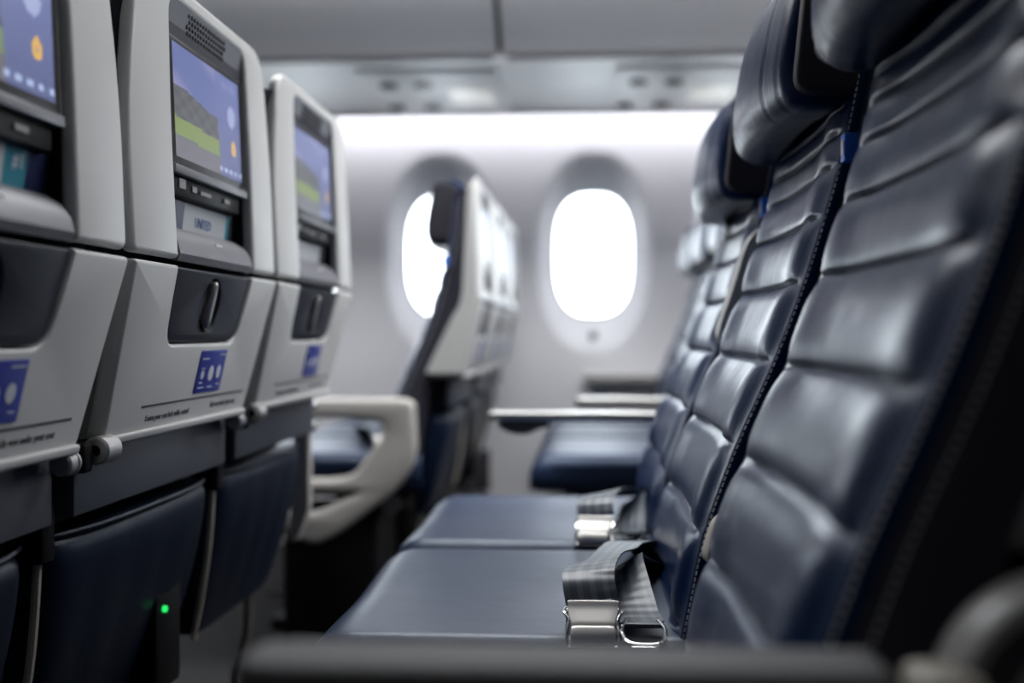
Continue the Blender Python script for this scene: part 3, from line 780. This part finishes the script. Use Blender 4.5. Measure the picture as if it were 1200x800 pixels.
# ------------------------------------------------------------------ seat belts
def belt(x, y, label):
    t = thing('seat_belt', label, 'seat belt', (x, y, H - .27), 'seat belts')
    off = Vector((0, -1.24 , -H + .27))
    def ch(n, bm, m, par=None):
        o = mk(n, bm, M[m], None); o.data.transform(Matrix.Translation(off)); o.parent = par or t; return o
    bm = B()
    ribbon(bm, [(.003, 1.050, -.243), (.000, 1.060, -.230), (.000, 1.080, -.221), (.008, 1.12, -.219), (.024, 1.19, -.226), (.036, 1.28, -.234), (.052, 1.36, -.244), (.075, 1.42, -.262), (.10, 1.45, -.285)],
           [(1, .05, 0), (1, .1, .05), (1, .25, .14), (1, .4, .20), (1, .5, .16), (1, .5, .06), (1, .6, -.1), (1, .8, -.2), (.5, 1, -.2)], .048)
    ch('strap', bm, 'web')
    bm = B()
    ribbon(bm, [(.048, 1.045, -.260), (.044, 1.08, -.257), (.040, 1.13, -.246), (.038, 1.19, -.236), (.046, 1.26, -.25), (.070, 1.33, -.266), (.11, 1.38, -.275)],
           [(1, -.1, 0), (1, 0, 0), (1, 0, .3), (1, .1, .6), (1, .2, .3), (1, .5, 0), (.6, 1, 0)], (.040, .036))
    ch('strap', bm, 'web')
    # buckle: lies tilted towards the camera.  local frame u = x, v = up the slope, n = normal
    cb = Vector((.0035, 1.034, -.260)); U = Vector((1, .03, 0)).normalized(); V = Vector((0, .78, .62)).normalized(); N = U.cross(V)
    fm = lambda u, v, n: cb + U * u + V * v + N * n
    def slab(bm, prof_, w0, w1, seg=1):
        # prof_: (v, n) outline extruded in u, with half-width varying w0 (bottom) to w1 (top)
        v0 = min(p[0] for p in prof_); v1 = max(p[0] for p in prof_); rows = []
        for k in range(9):
            s = -1 + k / 4; rows.append([fm(s * (w0 + (w1 - w0) * (p[0] - v0) / (v1 - v0)), p[0], p[1]) for p in prof_])
        grid(bm, rows, True, True, True)
    bm = B(); box(bm, -.0245, .0245, -.023, .019, -.004, -.001, .001)
    for v in bm.verts: v.co = fm(v.co.x, v.co.y, v.co.z)
    base = ch('buckle', bm, 'chrome')
    lid = [(-.020, .0), (-.0205, .007), (-.016, .0095), (-.009, .0095), (-.0075, .0075), (-.005, .0085), (.004, .0075), (.014, .0065), (.0205, .0075), (.0215, .0055), (.0205, .003), (.0, .002)]
    out = [(-.020, -.0225), (-.012, -.021), (-.0085, -.019), (.005, -.024), (.020, -.0255), (.020, .0255), (.005, .024), (-.0085, .019), (-.012, .021), (-.020, .0225)]
    bm = B(); rows = []
    lidd = smooth([(a, b, 0) for a, b in lid], 3, cyc=True)
    def hw(v): return float(np.interp(v, [-.0205, -.012, -.008, .004, .012, .0215], [.0195, .0195, .0185, .0205, .0225, .0228]))
    for k in range(13):
        s = -1 + k / 6; rows.append([fm(s * hw(p.x), p.x, p.y * (1 - .12 * s ** 8)) for p in lidd])
    grid(bm, rows, True, True, True); ch('buckle_lid', bm, 'buckle', base)
    for s in (-1, 1):
        bm = B(); tube(bm, smooth([fm(s * .0245, .017, .001), fm(s * .0255, .009, .005), fm(s * .0215, -.002, .0075), fm(s * .0225, -.012, .0055), fm(s * .0225, -.024, 0)], 5), .0014, 8); ch('buckle_side', bm, 'chrome', base)
    bm = B(); tube(bm, [fm(-.0225, -.024, 0), fm(0, -.0245, .0005), fm(.0225, -.024, 0)], .0013, 8); ch('buckle_bar', bm, 'chrome', base)
    bm = B(); box(bm, .030, .066, 1.035, 1.048, -.263, -.259, .001); ch('strap_hem', bm, 'web')
    bm = B(); tube(bm, smooth([(.034, 1.046, -.259), (.029, 1.025, -.262), (.033, 1.000, -.266), (.048, .995, -.267), (.063, 1.000, -.266), (.067, 1.025, -.262), (.062, 1.046, -.259)], 4), .0018, 8); tn = ch('tongue', bm, 'chrome')
    bm = B(); box(bm, .036, .060, .985, .998, -.268, -.2655, .0008); ch('tongue_plate', bm, 'chrome', tn)
    return t
b0 = belt(0, 1.24, 'open seat belt with satin metal buckle on the second seat cushion, in focus')
b1 = copy_tree(b0); b1.rotation_euler = (0, 0, R(-9)); b1.location = (.036, 1.72, H - .27); b1['label'] = 'blurred seat belt bunched on the third seat cushion, behind the sharp buckle'
b2 = copy_tree(b0); b2.location = (.0, .76, H - .27); b2['label'] = 'seat belt on the nearest cushion, almost hidden by the armrest in front'
b3 = copy_tree(b0); b3.rotation_euler = (0, 0, R(28)); b3.location = (WA - .02, 2.80, H - .265); b3['label'] = 'blurred seat belt seen through the grey end panel by the left window'
